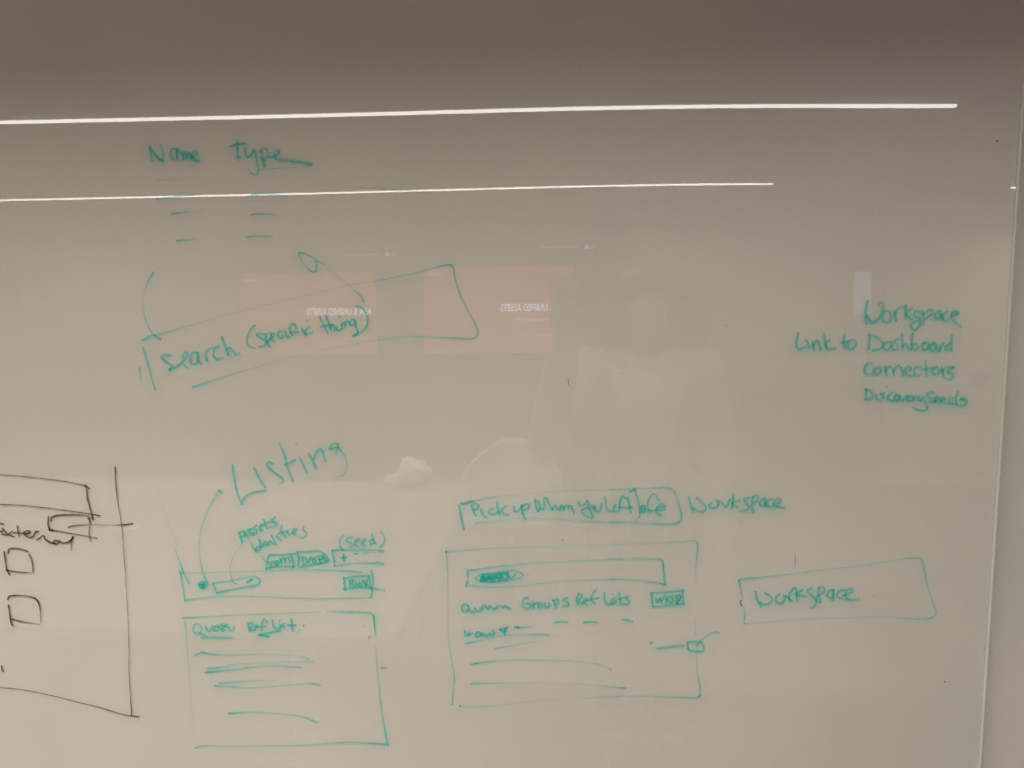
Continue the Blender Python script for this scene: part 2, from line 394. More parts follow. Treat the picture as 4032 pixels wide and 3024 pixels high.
marks('drawn_arrow', 'thin green arrow pointing up and left from the closing bracket', 'A',
 '1872,1368 1930,1375 2050,1440 2150,1492 a=.7,.7,.5,.2 w=8; 1872,1368 1900,1450 1980,1550 2045,1580 2065,1520 2055,1465 2100,1480 2160,1503 a=.7,.5,.6,.8,.9,.8,.4,.1 w=6.5; 240,290 480,480 560,550 625,615 640,655 a=.1,.18,.5,1,1 w=6.5 c=C', soft_shadow=.5)
marks(LN, 'curved green line like a bracket left of the search box', 'B', '290,338 235,430 190,560 175,680 190,800 230,920 290,1015 365,1070 a=1,.6,.3,.25,.4,.5,.7,1 w=7', soft_shadow=.5)
marks(BX, 'slanting green box drawn round the search words', 'B',
 '168,1080 235,1042 300,1022 a=1 w=9; 300,1022 450,985 700,912 a=.9,.6,.35 w=6; 700,912 1150,785 1700,650 1935,590 a=.35,.25,.14,.12 w=5; 0,592 480,478 760,435 c=C a=.12,.15,.25 w=5;'
 '760,435 1040,380 1300,320 1480,270 1580,256 1618,290 1640,420 1700,600 1770,740 1850,890 1885,990 1860,1040 1790,1060 1500,1045 1100,1040 800,1075 c=C a=.25,.45,.5,.8,1,.9,.8,.6,.55,.7,.8,.8,.8,.6,.35,.25 w=6.5; 800,1075 400,1145 0,1235 c=C a=.25,.16,.1 w=5;'
 '1935,1225 1400,1375 1000,1490 715,1590 a=.1,.2,.5,1 w=7; 172,1145 218,1300 268,1480 308,1615 a=1,.9,.7,.9 w=8', soft_shadow=.45)
marks(LN, None, 'B', '140,1380 146,1470 158,1570 a=1,.4,.1 w=7', soft_shadow=.4)
marks(LN, 'long faint green line running down to the search bar', 'N', '308,850 330,1000 350,1090 384,1180 a=.04,.05,.1,.3 w=4; -25,1130 0,1210 45,1330 110,1465 c=E a=.3,.5,.8,1 w=8', soft_shadow=.3)
marks(WD, 'green word "search" at the left of the slanting box', 'B',
 '475,1242 415,1235 376,1262 420,1310 495,1360 470,1398 w=9; 470,1398 455,1395 520,1370 600,1315 660,1235 650,1205 618,1230 603,1300 628,1350 660,1380 a=1,1,1,.9,.7,.7,.7,.6,.5,.5; 762,1210 712,1215 688,1265 700,1325 742,1335 775,1285 765,1215 a=.8; 768,1215 775,1290 808,1333 a=.8;'
 '872,1300 850,1240 880,1180 940,1155 a=1,.9,.8,.6; 995,1140 950,1180 945,1250 985,1285 1040,1262 a=1,.8,.8,.8,.4; 1035,1045 1070,1140 1105,1235 w=11; 1082,1190 1115,1155 1160,1200 1185,1232 1220,1215 a=.8', a='.95')
marks(WD, 'green words "(specific thing)" inside the slanting box', 'B',
 '1392,915 1335,980 1305,1080 1330,1140 1395,1165 w=8; 1492,1005 1420,1002 1410,1020 1465,1055 1520,1095 1490,1140 1440,1150 w=9; 1502,1015 1520,1080 1552,1150 w=10; 1510,1012 1565,1000 1572,1050 1525,1085 w=9; 1560,1062 1600,1030 1608,1000 1575,1010 1565,1060 1605,1085 w=8;'
 '1690,975 1650,985 1645,1035 1680,1052 1705,1020 w=9; 1705,975 1730,985 1735,1035 1770,1045 w=9; 1785,1000 1770,945 1795,902 1835,915 1842,955 w=9; 1775,992 1865,985 w=8; 1790,1000 1800,1025 w=8; 1905,955 1922,990 1950,1022 w=9; 1957,863 w=7; 1990,930 1950,960 1942,1005 1980,1005 2025,985 w=8;'
 '160,815 200,900 252,995 c=C w=9; 170,932 285,905 c=C w=8; 232,810 260,890 288,970 c=C w=9; 275,940 312,905 325,970 c=C w=8; 342,920 352,965 400,955 c=C w=8; 375,823 c=C w=8; 398,890 410,950 c=C w=9; 400,920 425,880 440,930 c=C w=8; 440,900 465,862 492,905 c=C w=8;'
 '540,850 502,860 500,905 540,900 545,862 562,940 578,990 555,1020 525,1028 c=C w=9; 550,708 600,712 655,765 685,860 662,940 600,990 525,1028 c=C w=8', a='.95')
marks(WD, 'green word "Workspace" heading the list on the right', 'D',
 '872,235 852,360 860,480 w=13.2; 862,395 895,440 935,470 985,435 1032,350 1040,270 1010,245 990,290 a=1,.9,.9,.8,.7,.6,.6,.5 w=12.0; 1055,350 1030,410 1058,465 1110,460 1130,405 1102,345 1055,350 w=12.0; 1165,340 1185,450; 1175,375 1210,310 1285,302 w=10.8; 1292,285 1287,432; 1362,312 1290,368 1350,432;'
 '1440,350 1390,345 1380,400 1440,420 1448,475 1400,545 1352,530 1350,480 1440,440 w=10.8 a=.8; 1470,350 1485,420 1472,500 w=10.8; 1475,380 1560,330 1582,370 1500,430 w=10.8 a=.75; 1665,345 1612,370 1612,420 1658,430 1672,370 1692,432 w=13.2; 1742,350 1692,380 1702,440 1750,440 w=12.0; 1780,400 1860,370 1850,350 1792,360 1790,420 1840,470 1887,512 w=12.0 a=.8', w=12, a='.75')
marks(WD, 'green words "Link to" on the right, before Dashboard', 'D',
 '118,580 97,720 122,755 195,738; 205,662 225,700 235,745; 250,582 w=5 a=.5; 270,680 287,765; 280,722 322,665 352,720 362,770; 400,590 412,680 428,755; 462,662 412,702 455,752 520,748;'
 '620,600 613,680 628,745; 588,690 665,675; 665,680 655,735 690,760 745,722 740,672 690,660 665,690', w=12, a='.75')
marks(WD, 'green word "Dashboard" in the list on the right', 'D',
 '897,612 890,755; 882,602 960,622 1035,690 1022,745 930,770 w=10.8; 1112,680 1062,692 1045,745 1082,775 1130,730 w=10.8; 1130,680 1150,768 w=10.8; 1212,650 1162,672 1192,712 1198,755 1155,770 w=10.8 a=.7; 1247,592 1250,680 1257,765; 1257,725 1295,702 1322,758 1362,750 w=10.8; 1367,590 1352,680 1352,760; 1352,712 1400,702 1430,742 1385,768 w=10.8;'
 '1492,682 1465,722 1490,765 1540,742 1532,692 1492,682 w=12.0; 1602,690 1560,712 1562,768 1608,765 1617,702 1640,775 w=13.2; 1660,722 1667,778; 1665,745 1702,690 w=10.8; 1765,702 1722,730 1730,770 1782,750 w=12.0; 1792,600 1787,690 1787,780', w=12, a='.75')
marks(WD, 'green word "Connectors" in the list on the right', 'D',
 '917,910 868,920 838,990 868,1035 912,1025 w=10.8; 962,970 935,1000 960,1035 1010,1012 1012,962 962,966 w=12.0; 1062,950 1080,1038; 1070,992 1112,945 1150,980 1162,1042 w=10.8; 1155,1005 1202,940 1248,980 1260,1048 w=10.8; 1290,1010 1342,982 1335,950 1290,960 1285,1020 1330,1045 1380,1040 w=10.8;'
 '1442,950 1390,960 1375,1010 1410,1045 1450,1035 w=10.8; 1505,892 1510,960 1522,1048 w=10.8; 1457,975 1565,965 w=9.6; 1592,965 1570,1010 1620,1032 1660,990 1622,955 1592,965 w=12.0; 1680,960 1700,1048 w=10.8; 1690,992 1742,950 1810,955 w=9.6; 1810,955 1742,1000 1790,1030 1810,1070 1760,1085 1717,1075 w=10.8', w=12, a='.75')
marks(WD, 'green words "Discovery Seeds" at the bottom of the list on the right', 'D',
 '857,1195 860,1300 w=10.8; 850,1195 910,1215 935,1268 900,1300 845,1305 w=10.8; 965,1250 972,1305; 1080,1165 w=9.6; 1052,1235 1012,1245 1050,1280 1030,1305 975,1305 w=10.8; 1147,1235 1105,1255 1095,1300 1142,1320 w=12.0; 1182,1260 1160,1300 1200,1320 1222,1270 1182,1256 w=13.2; 1232,1270 1255,1320 1292,1265 w=12.0;'
 '1300,1300 1342,1275 1310,1270 1310,1315 1352,1320 w=12.0; 1362,1270 1378,1318 w=12.0; 1370,1292 1412,1270 1420,1312 w=12.0; 1430,1280 1450,1320 1477,1272 1502,1350 1522,1400 1482,1430 1412,1415 1370,1390 a=1,.9,.8,.7,.8,.8,.7,.5 w=10.8;'
 '1592,1230 1530,1235 1530,1280 1590,1300 1600,1330 1540,1326 a=.7; 1612,1310 1652,1290 1620,1275 1610,1322 1660,1342; 1672,1322 1715,1300 1682,1286 1672,1326 1722,1348; 1800,1290 1762,1292 1750,1332 1802,1342; 1857,1225 1830,1290 1838,1348; 1932,1290 1882,1302 1950,1320 1930,1365 1850,1362 1750,1350', w=12, a='.75')
marks(WD, 'large green word "Listing" slanting upward', 'E',
 '530,325 545,450 580,600 620,700 a=1,.8,.7,.7 w=9; 620,700 640,640 720,590 850,570 a=.8,1,.8,.7 w=9; 740,350 790,450 850,542 a=.9,.8,.8; 922,310 880,292 868,330 930,390 1000,440 1025,480 982,502 a=.9,.8,.8,.8,.8,.7,.3; 985,115 1030,210 1060,330 1115,480 a=.7,.8,.7,.8 w=9; 1035,320 1135,270 a=.9; 1182,250 1220,330 1245,395 a=.8;'
 '1147,118 w=9; 1270,215 1310,290 1335,352 a=.9; 1310,268 1345,190 1388,168 1412,230 1430,285 a=.8; 1555,122 1510,112 1465,160 1490,160 1550,150 1540,185 1518,222 a=.9,.8,.9,.9,.9,.6,.3 w=9; 1545,140 1610,230 1637,330 1600,420 1512,435 a=.9,.6,.5,.4,.15 w=8', w=10, soft_shadow=1.1)
marks(LN, 'green arc curving down from a tick to a solid dot', 'E', '425,592 402,565 w=9; 402,565 300,740 225,950 210,1150 240,1350 275,1440 290,1478 a=.9,.45,.3,.35,.55,.9,1 w=7', soft_shadow=.6)
marks('drawn_dot', 'solid green dot in the search bar', 'E', '215,1470 250,1462 w=20; 222,1492 262,1490 w=18; 240,1508 w=14', w=18)
marks(WD, 'green word "Assets" above the sketched search bar', 'E',
 '590,975 605,1010 625,1075 w=10; 592,975 640,962 655,1000 612,1018; 640,985 688,1022; 715,942 677,948 702,978 735,975 722,995 695,992; 762,905 732,930 765,955 758,985 735,995; 790,935 812,900 795,915 795,955 822,952; 830,850 850,900 866,935; 822,898 890,870; 940,825 905,865 952,880 945,910 895,925', w=9, a='.95')
marks(WD, 'green word "Identities" above the sketched search bar', 'E',
 '708,1080 735,1130 760,1165; 795,1110 760,1120 765,1150 802,1132 785,1040 818,1110; 825,1092 860,1075 840,1058 832,1095 862,1092; 865,1062 882,1095 892,1052 918,1085; 902,1000 930,1050 945,1090; 960,1012 997,1052; 1010,900 998,950 1045,1022; 975,985 1062,958; 1062,970 1080,1000; 1090,985 1130,962 1150,940 1120,945 1112,985 1140,992; 1217,910 1215,950 1247,990 1212,1025 1177,1020 a=.9,.8,.8,.8,.8', w=8.5, a='.9')
marks(LN, 'thin green curve from Identities down into the search bar', 'E', '630,1098 555,1180 512,1290 515,1400 540,1460 570,1470 a=.25,.3,.45,.6,.7,1 w=5.5', soft_shadow=.4)
marks(WD, 'green word "(seed)" above the small plus box', 'E',
 '1602,998 1567,1055 1572,1110 1600,1140 w=7; 1690,1020 1642,1030 1632,1060 1680,1080 1690,1112 1655,1110; 1712,1082 1760,1040 1732,1035 1710,1090 1752,1112; 1780,1080 1820,1045 1790,1040 1777,1090 1822,1106; 1895,1042 1862,1052 1867,1088 1905,1070; 1880,990 1890,1040 1917,1085; 1965,970 2000,1020 1992,1080 1953,1117 w=7 a=.5,.8,.8,.9', w=8, a='.85')
marks(BX, 'small green box holding a plus sign', 'E',
 '1490,1140 1510,1220 1520,1298; 1487,1150 1600,1142 1700,1140 2000,1150 a=1,1,.8,.7 w=6; 1520,1298 1700,1272 1850,1270 1990,1277 a=.7,.5,.8,1 w=7; 1570,1216 1635,1215; 1602,1185 1610,1250; 1705,1181 1740,1178; 1802,1172 1840,1170 a=.8; 1950,1158 1990,1158 a=.8; 1925,1255 1945,1258 a=.4', w=8)
marks(BX, 'green tab lettered "CONN" above the search bar', 'E',
 '885,1190 868,1250 855,1325; 885,1190 1000,1190 1140,1180; 855,1325 960,1302 1120,1306; 1092,1190 1115,1250 1120,1312; 810,1195 840,1240 862,1265 a=.4,.6,.8; 922,1250 895,1270 905,1305; 950,1252 940,1280 972,1282 972,1255 950,1252 w=9; 990,1222 1000,1268; 1000,1245 1030,1220 1042,1265; 1042,1235 1070,1218 1090,1258', w=7.5)
marks(BX, 'green tab lettered "DASH" beside the CONN tab', 'E',
 '1155,1162 1172,1230 1165,1300; 1155,1165 1250,1160 1370,1155 1420,1190 1457,1245 1400,1270 1290,1290 1180,1310; 1207,1215 1217,1290; 1200,1215 1245,1222 1242,1270 1215,1287; 1262,1272 1287,1210 1312,1268; 1342,1210 1312,1227 1342,1250 1320,1272; 1362,1200 1382,1268; 1402,1195 1425,1252; 1370,1237 1412,1225; 1385,1195 1440,1245 w=6', w=7.5)
marks(BX, 'long low green box sketched as a search bar', 'E',
 '25,1352 38,1430 50,1500 70,1630 a=1,.9,.8,.9 w=6.5; 25,1366 400,1360 850,1345 1300,1335 1600,1345 1780,1358 a=.5,.3,.4,.6,.9,1 w=5.5; 70,1630 300,1600 750,1590 1200,1615 1870,1605 a=.9,.6,.5,.5,.7 w=6; 1875,1335 1886,1450 1873,1605 a=.7,.9,.9 w=8; 1860,1510 1930,1520 2005,1540 a=1,.6,.45 w=7', soft_shadow=.6)
marks(BX, 'slim green pill shape inside the search bar', 'E', '340,1465 355,1500 375,1560; 340,1465 500,1445 650,1412 740,1400 790,1430 782,1475 700,1495 550,1522 375,1557 a=.9,.6,.6,.8,.8,.8,.9,.9,1; 675,1455 715,1430 w=13', w=8)
marks(BX, 'small green button lettered "RUN" at the right end of the search bar', 'E',
 '1607,1410 1620,1530 w=10; 1610,1420 1700,1402 1850,1395; 1605,1522 1750,1505 1870,1510 w=9; 1850,1395 1870,1512; 1662,1440 1672,1495; 1662,1440 1702,1437 1682,1465 1712,1492; 1722,1440 1732,1490 1760,1450 1762,1492; 1780,1497 1792,1440 1822,1492 1832,1430; 1800,1440 1840,1490 w=6', w=8)
marks(BX, 'tall green box under the search bar, its right side doubled at the corner', 'H',
 '45,205 300,192 600,175 1000,160 1380,145 a=1,.6,.5,.5,.35 w=6; 1450,138 1600,145 1860,155 1895,188 1902,240 1912,380 a=.3,.8,1,1,1,.6 w=8; 1892,190 1905,300 a=.8,.7 w=6; 1915,480 1940,800 1980,1150 2030,1435 a=.3,.5,.7,.9 w=6.5; 170,1460 250,1440 600,1445 1200,1435 1600,1410 1850,1415 2030,1430 a=1,.6,.45,.5,.7,.9,1 w=6.5;'
 '68,240 85,400 100,600 140,1100 165,1360 a=.7,.4,.25,.15,.12 w=6', soft_shadow=.45)
marks(WD, 'green underlined word "Queries" in the tall box', 'H',
 '152,300 165,265 215,270 230,320 200,370 157,335 150,295 w=6 a=.7; 195,342 270,370; 270,290 302,337 335,285; 340,312 377,290 352,284 346,325 377,325; 385,275 402,322; 395,292 430,260; 425,312 452,290 432,284 430,325 455,322; 480,265 452,280 502,300; 542,290 535,325 490,325; 235,393 380,391 526,396 w=8', w=8.5, a='.9')
marks(WD, 'green words "Ref List" in the tall box, over a short arrow', 'H',
 '682,260 692,330; 686,255 722,250 722,287 690,297 732,327; 742,302 780,285 757,275 750,322; 870,250 838,215 815,260 812,325; 795,292 852,285; 915,225 935,300 982,302; 985,265 1002,302; 985,230; 1032,255 1005,277 1037,295; 1100,220 1110,330; 1070,277 1137,275; 990,325 880,347 790,365 w=10; 790,365 880,383 w=10; 1182,310 1170,328 1165,352 w=4 a=.8', w=9, a='.9')
marks(LN, None, 'H', '228,530 280,547 450,562 900,555 1100,568 1200,580 1270,600 a=1,1,.6,.3,.3,.4,.5 w=6.5; 172,560 235,542 a=1,.7 w=8; 380,530 700,513 1250,525 a=.12 w=6', soft_shadow=.5)
marks(LN, None, 'H', '285,693 420,680 600,650 1000,630 1320,628 a=1,.7,.3,.25,.5 w=6.5; 265,730 500,708 800,672 1000,670 1170,683 1188,685 a=1,.7,.35,.35,.8,1 w=7.5', soft_shadow=.5)
marks(LN, None, 'H', '400,836 600,820 950,808 a=.8,.5,.1 w=7; 360,862 500,868 700,880 1000,860 1250,840 1345,845 1375,856 a=1,.7,.35,.3,.4,.8,.9 w=7', soft_shadow=.5)
marks(LN, None, 'H', '492,1128 700,1115 1000,1130 1200,1160 1355,1216 a=1,.5,.4,.45,.9 w=7', soft_shadow=.5)
marks(BX, 'long green box round "Pick up", open at its left corner', 'I',
 '187,445 207,580 240,740 w=10; 205,418 270,412 340,392 a=1 w=10; 340,392 420,375 600,340 900,310 1500,265 2212,245 a=.9,.5,.35,.12,.2,.25 w=6; 395,665 440,655 600,635 900,605 1300,605 1700,635 2212,650 a=1,.6,.4,.35,.5,.55,.5 w=6.5;'
 '0,215 260,205 400,200 640,195 700,230 740,320 775,450 780,530 730,575 600,585 300,575 0,565 c=J a=.3,.5,.5,.7,.6,.6,.7,.9,.9,.8,.6,.5 w=7; 222,240 270,212 c=J w=12; 275,218 312,330 330,440 325,510 288,552 c=J a=.9,.8,.7,.7,.6 w=7', soft_shadow=.7)
marks(WD, 'green words "Pick up" at the start of the long box', 'I',
 '340,455 360,520 390,575 w=10; 335,445 372,420 427,440 412,482 360,502; 455,490 480,560 517,590; 602,480 555,500 560,545 622,550 680,522; 657,400 662,480 692,552; 767,450 712,495 742,550 795,560; 862,460 872,510 917,510 962,450; 957,440 970,530 1003,617 w=10; 965,455 1020,422 1057,440 1032,490 982,502', w=9, a='.9')
marks(WD, 'green word "When" in the long box', 'I',
 '1127,370 1140,450 1167,520 1190,450 1160,385; 1190,480 1232,490 1242,420 1232,350; 1267,345 1302,420 1342,500; 1242,350 1267,345; 1342,490 1382,440 1402,482 1440,490; 1440,490 1452,440 1490,492; 1490,460 1530,440 1552,480; 1552,445 1577,450 1612,540', w=9, a='.9')
marks(WD, 'green words "you left" in the long box', 'I',
 '1657,400 1692,440 1742,435 1780,382 1802,480 1845,592 1780,580 1710,532 1722,490 1800,470; 1830,450 1862,490 1875,455 1832,450; 1872,450 1882,510 1932,510 1957,420; 1997,340 2012,440 2042,510 2100,512; 2100,482 2132,442 2112,440 2110,510 2155,515; 105,450 112,350 140,287 180,312 c=J; 100,412 165,405 c=J w=7; 200,300 215,380 232,465 c=J; 190,417 245,405 c=J w=7', w=9, a='.85')
marks(WD, 'green word "off" at the right end of the long box', 'J',
 '352,392 335,430 362,460 395,430 382,392 350,395 w=10; 352,425 375,425 w=12; 442,465 415,380 442,290 492,265 537,330; 410,440 500,442 603,435; 562,500 512,460 520,400 562,370 602,385; 520,412 602,405', w=8.5, a='.85')
marks(WD, 'green word "Workspace" standing right of the long box', 'J',
 '867,290 882,370 912,458; 900,405 962,445 1022,450 1050,410 1000,345 942,305; 1112,360 1080,385 1112,415 1170,402 1190,360 1160,330; 1200,340 1240,372 1270,405 1312,322; 1347,260 1342,340 1330,420; 1422,330 1335,362 1402,412; 1522,300 1470,312 1482,360 1522,400 1490,440 1425,445; 1562,290 1552,380 1565,460 w=11; 1562,290 1612,275 1612,332 1562,362;'
 '1692,302 1642,340 1642,382 1690,380 1690,310 1702,392; 1772,320 1722,330 1712,382 1762,402; 1780,382 1862,342 1850,312 1802,332 1790,382 1850,402 1912,410 a=.9', w=9.5, a='.85')
marks(BX, 'large green box in the middle of the lower half', 'I',
 '20,1015 w=9; 20,1020 30,1100 38,1300 40,1659 a=1,.7,.45,.3 w=6; 35,345 40,700 75,950 105,1150 95,1300 85,1450 c=K a=.25,.25,.45,.7,.6,.8 w=6.5; 15,1020 200,1005 600,975 1300,950 2212,930 a=1,.6,.4,.25,.2 w=5.5; 0,815 400,795 800,780 940,775 960,830 955,920 940,1050 c=J a=.2,.3,.45,.8,1,.7,.4 w=6; 940,1050 935,1250 c=J a=.35,.1 w=5;'
 '1070,500 1075,690 c=L a=.15,.3 w=6; 1092,900 1095,1100 1120,1250 1125,1360 c=L a=.2,.45,.7,.9 w=6; 1122,1360 1080,1378 800,1372 400,1362 0,1375 c=L a=1,.9,.5,.3,.25 w=6; 1936,1362 1300,1390 900,1420 600,1460 350,1475 180,1470 c=K a=.25,.15,.18,.25,.35,.5 w=5.5; 168,1465 c=K w=9', soft_shadow=.4)
marks(BX, 'wide green bar drawn near the top of the large box', 'I',
 '287,1245 288,1300 292,1355 a=.8,.8,.6 w=7; 285,1385 270,1450 w=8; 305,1245 345,1247 w=8; 345,1247 400,1240 700,1200 1100,1160 1700,1130 2212,1105 a=1,.9,.6,.5,.45,.45 w=6; 0,970 300,965 540,970 578,995 595,1130 606,1250 c=J a=.45,.45,.7,.9,.9,1 w=7.5; 606,1250 500,1225 200,1195 0,1190 c=J a=1,.8,.5,.4 w=7;'
 '2212,1362 1700,1370 1300,1405 900,1445 600,1460 400,1450 320,1435 a=.45,.35,.35,.4,.35,.5,.7 w=6.5', soft_shadow=.5)
marks('scribble', 'dense green scribble crossed out inside an oval', 'I',
 '380,1350 450,1300 700,1275 850,1250 955,1285 965,1335 850,1365 700,1385 550,1397 420,1380 380,1350 a=.6,.8,.9,.8,.8,.8,.7,.7,.9,.8,.6 w=8; 450,1380 472,1320 510,1375 552,1330 602,1380 642,1320 690,1380 702,1310 762,1380 792,1312 w=12; 462,1340 600,1322 780,1290 w=11; 470,1375 600,1350 700,1345 w=11; 480,1310 700,1282 790,1280 w=9; 800,1322 830,1350 882,1300 w=8', soft_shadow=1)
marks(WD, 'green word "Queries" in the large box', 'K',
 '262,372 205,360 190,410 230,440 267,402 250,368 w=10; 242,420 290,435 330,452 w=10; 330,402 352,432 390,435 387,400; 402,402 442,380 412,370 402,422; 450,370 472,412 490,377; 502,382 542,410 572,372; 562,402 602,372 642,395; 642,390 662,372 702,400; 660,385 725,405', w=9, a='.9')
marks(WD, 'green word "Groups" in the large box', 'K',
 '912,290 862,300 850,370 890,405 942,380 935,352 892,350; 962,330 972,402; 972,362 1022,340; 1032,360 1022,392 1062,390 1062,352 1032,352; 1092,350 1102,390 1142,380 1140,342; 1180,312 1202,360 1216,403; 1182,320 1232,300 1240,340 1202,362; 1342,290 1292,312 1352,350 1342,375 1290,377', w=10, a='.85')
marks(WD, 'green word "Ref" in the large box', 'K',
 '1462,240 1442,300 1455,358; 1462,247 1497,250 1490,290 1457,312 1502,356; 1512,332 1552,312 1532,290 1512,342 1552,362; 1652,202 1610,250 1602,310 1642,355; 1560,312 1682,290', w=9, a='.85')
marks(WD, 'green word "Lists" in the large box', 'L',
 '82,232 87,310 112,360 147,350; 152,312 162,350; 180,248 w=9; 212,280 172,302 212,330 172,355; 240,227 252,300 262,360; 230,302 290,287; 352,270 307,280 347,320 335,355 290,352', w=9, a='.85')
marks(BX, 'small green box lettered "WKSP"', 'L',
 '592,240 602,310 612,385; 590,238 750,225 945,207; 612,385 760,370 940,352; 932,215 940,300 947,370; 640,285 662,335 690,290 702,335 727,275; 747,265 757,340; 787,270 760,305 797,335; 832,265 802,280 837,310 810,340; 862,275 875,350 w=11; 862,270 912,255 917,290 877,312; 880,340 910,280 w=9', w=8.5)
for d in ('1202,555 1270,548 1338,552', '1512,555 1580,548 1665,555'):
    marks(LN, None, 'K', d+' a=1 w=8', soft_shadow=.7)
marks(LN, None, 'L', '277,525 330,530 390,544 w=8', soft_shadow=.7)
marks(WD, 'small green scrawl like "Name Type" under Queries', 'K',
 '222,650 232,695 262,690 262,662; 262,690 302,672; 362,660 335,690 360,715 395,690 377,662 350,667; 402,670 417,700 432,672 452,700; 462,700 502,667 482,690 522,700; 525,640 537,690 552,672; 602,632 650,620 695,602; 660,625 652,660 662,685 w=10; 602,632 642,655 682,620', w=9, a='.95')
marks(LN, None, 'K', '768,605 802,612 w=12; 802,612 860,607 965,595 a=1,.9,.15 w=7', soft_shadow=.7)
marks(LN, None, 'K', '235,785 400,750 600,705 800,690 1000,688 1148,692 a=1,.6,.5,.5,.6,.8 w=6; 545,842 700,815 900,775 1070,753 a=.9,.45,.35,.1 w=5.5', soft_shadow=.4)
marks(LN, None, 'K', '288,1012 345,1002 w=9; 345,1002 600,975 850,965 1300,975 1650,1010 1760,1040 1815,1078 a=1,.5,.45,.4,.35,.3,.7 w=6.5', soft_shadow=.4)
marks(LN, None, 'K', '288,1225 450,1218 700,1218 1200,1220 1700,1245 1936,1270 a=1,.65,.28,.1,.22,.7 w=6.5; 270,1268 315,1275 c=L a=.8,1 w=7', soft_shadow=.4)
marks('drawn_tick', 'tiny green box with a tick and a dash, across the right side of the large box', 'L',
 '582,782 605,772 w=7; 660,835 800,822 848,812 950,812 w=7; 990,770 1000,850 1080,870 1165,858 1130,768 990,770 w=8; 1080,812 1140,745 1220,685 1300,662 1330,672 a=1,.8,.5,.7,1 w=8', soft_shadow=.8)
marks(BX, 'green box at lower right holding the word Workspace', 'M',
 '140,455 165,443 250,435 500,410 900,360 1300,310 1700,250 1860,235 1915,250 1928,300 1960,460 2010,640 2045,740 2040,790 1980,820 1800,820 1500,805 1200,815 800,825 400,860 225,872 a=1,1,.9,.5,.3,.35,.35,.6,.9,.8,.55,.45,.6,.7,.7,.5,.25,.2,.15,.2,.3 w=6.5; 148,462 165,550 180,620 a=1,.7,.4 w=7.5; 195,715 205,780 198,835 a=.4,.7,.9 w=8; 202,872 w=9', soft_shadow=.5)
marks(WD, 'green word "Workspace" inside the box at lower right', 'M',
 '305,565 325,640 362,710; 350,665 402,690 460,662 465,622 402,575; 542,585 502,620 512,665 562,675 590,632 572,590; 600,602 655,655; 632,640 635,580 680,525; 697,525 707,652; 762,545 702,590 795,610; 850,525 807,555 852,602 895,660 872,710 837,717 a=1,.9,.9,.9,.8,.6; 920,522 917,600 937,662 902,652 895,612 970,562 960,517 917,525; 1062,540 1012,560 1002,610 1052,620 1060,547 1060,642; 1165,545 1112,560 1095,610 1142,630; 1150,602 1240,562 1230,527 1182,560 1182,622 1242,640 1310,628', w=9.5, a='.9')
# black marker, far left
K_ = dict(ink='black', soft_shadow=.35)
marks(BX, 'black outline of two long rows running off the left edge', 'F',
 '-60,250 0,255 400,285 900,345 1180,400 1245,420 1270,432 1300,460 a=.55,.55,.55,.6,.65,.8,.7,.6 w=5; 1240,405 1262,470 1270,580 1300,700 1355,910 a=1,1,.9,.9,.9 w=5.5; -60,680 0,685 400,705 900,765 1300,822 1450,848 a=.7,.7,.7,.7,.8,1 w=4.5', **K_)
marks(BX, 'small black box with a line running out to the right', 'F',
 '702,865 700,980 720,1050 w=6 a=1,.9,1; 742,925 760,868 880,840 1150,840 1280,860 1330,888 a=1,1,.9,.7,.5,.5 w=6; 1280,885 1305,920 1305,968 a=1,1,.8 w=6; 1305,1000 1295,1100 1315,1225 a=.7,.7,.5 w=5; 715,1055 765,1060 w=7; 765,1060 1050,1110 1300,1155 1410,1175 a=1,.6,.6,.8 w=5; 995,1018 1080,995 1300,980 1600,985 1800,982 1925,965 a=1,.95,.4,.25,.8,1 w=5.5', **K_)
marks(LN, 'long thin black vertical line with a slanting foot', 'F',
 '1675,145 1680,350 1720,700 1770,1000 1820,1659 a=1,.8,.6,.5,.42 w=5; 1092,332 1100,480 1115,700 1125,1000 1125,1200 1148,1585 c=G a=.42,.42,.45,.5,.55,.8 w=4; -30,1340 0,1342 200,1362 450,1412 700,1475 900,1525 1060,1575 1210,1597 c=G a=.5,.5,.5,.5,.55,.6,.75,.8 w=4.5', **K_)
marks(WD, 'black word "External" cut off at the left edge', 'F',
 '-10,960 50,972; -20,1078 32,1075; 35,1035 110,1110 200,1155; 180,1075 110,1125 30,1116; 255,1000 265,1080 285,1160 a=.8,.8,.5; 200,1097 320,1100; 340,1105 402,1110 442,1085 402,1067 352,1090 372,1140 440,1165 492,1140 520,1080 562,1080;'
 '540,1195 570,1180 632,1137 660,1190 720,1230 770,1250; 862,1220 802,1207 775,1240 822,1260 862,1230; 870,1220 902,1245 972,1240 1032,1200 1060,1157; 1060,1157 1035,1230 1040,1345 a=1,.8,.5', w=6, a='.9', **K_)
marks(BX, 'upper of the two small black checkboxes', 'G', '38,160 50,250 62,320 85,358; 72,175 80,138 120,130 180,138 245,158 a=1,1,1,.9,.8; 255,180 280,240 290,335 a=1,.9,.7; 55,318 150,335 290,345 a=1,.8,.4', w=5.5, **K_)
marks(BX, 'lower of the two small black checkboxes', 'G', '70,575 82,548 140,540 220,545 295,560 330,590 350,650 358,780 a=1,1,1,.7,.9,1,.9,.3; 75,625 90,720 95,765 112,805; 95,745 200,770 350,793 a=1,.7,.2', w=5.5, **K_)
marks(LN, None, 'G', '15,1155 20,1195 28,1202 w=5', ink='black', soft_shadow=0)
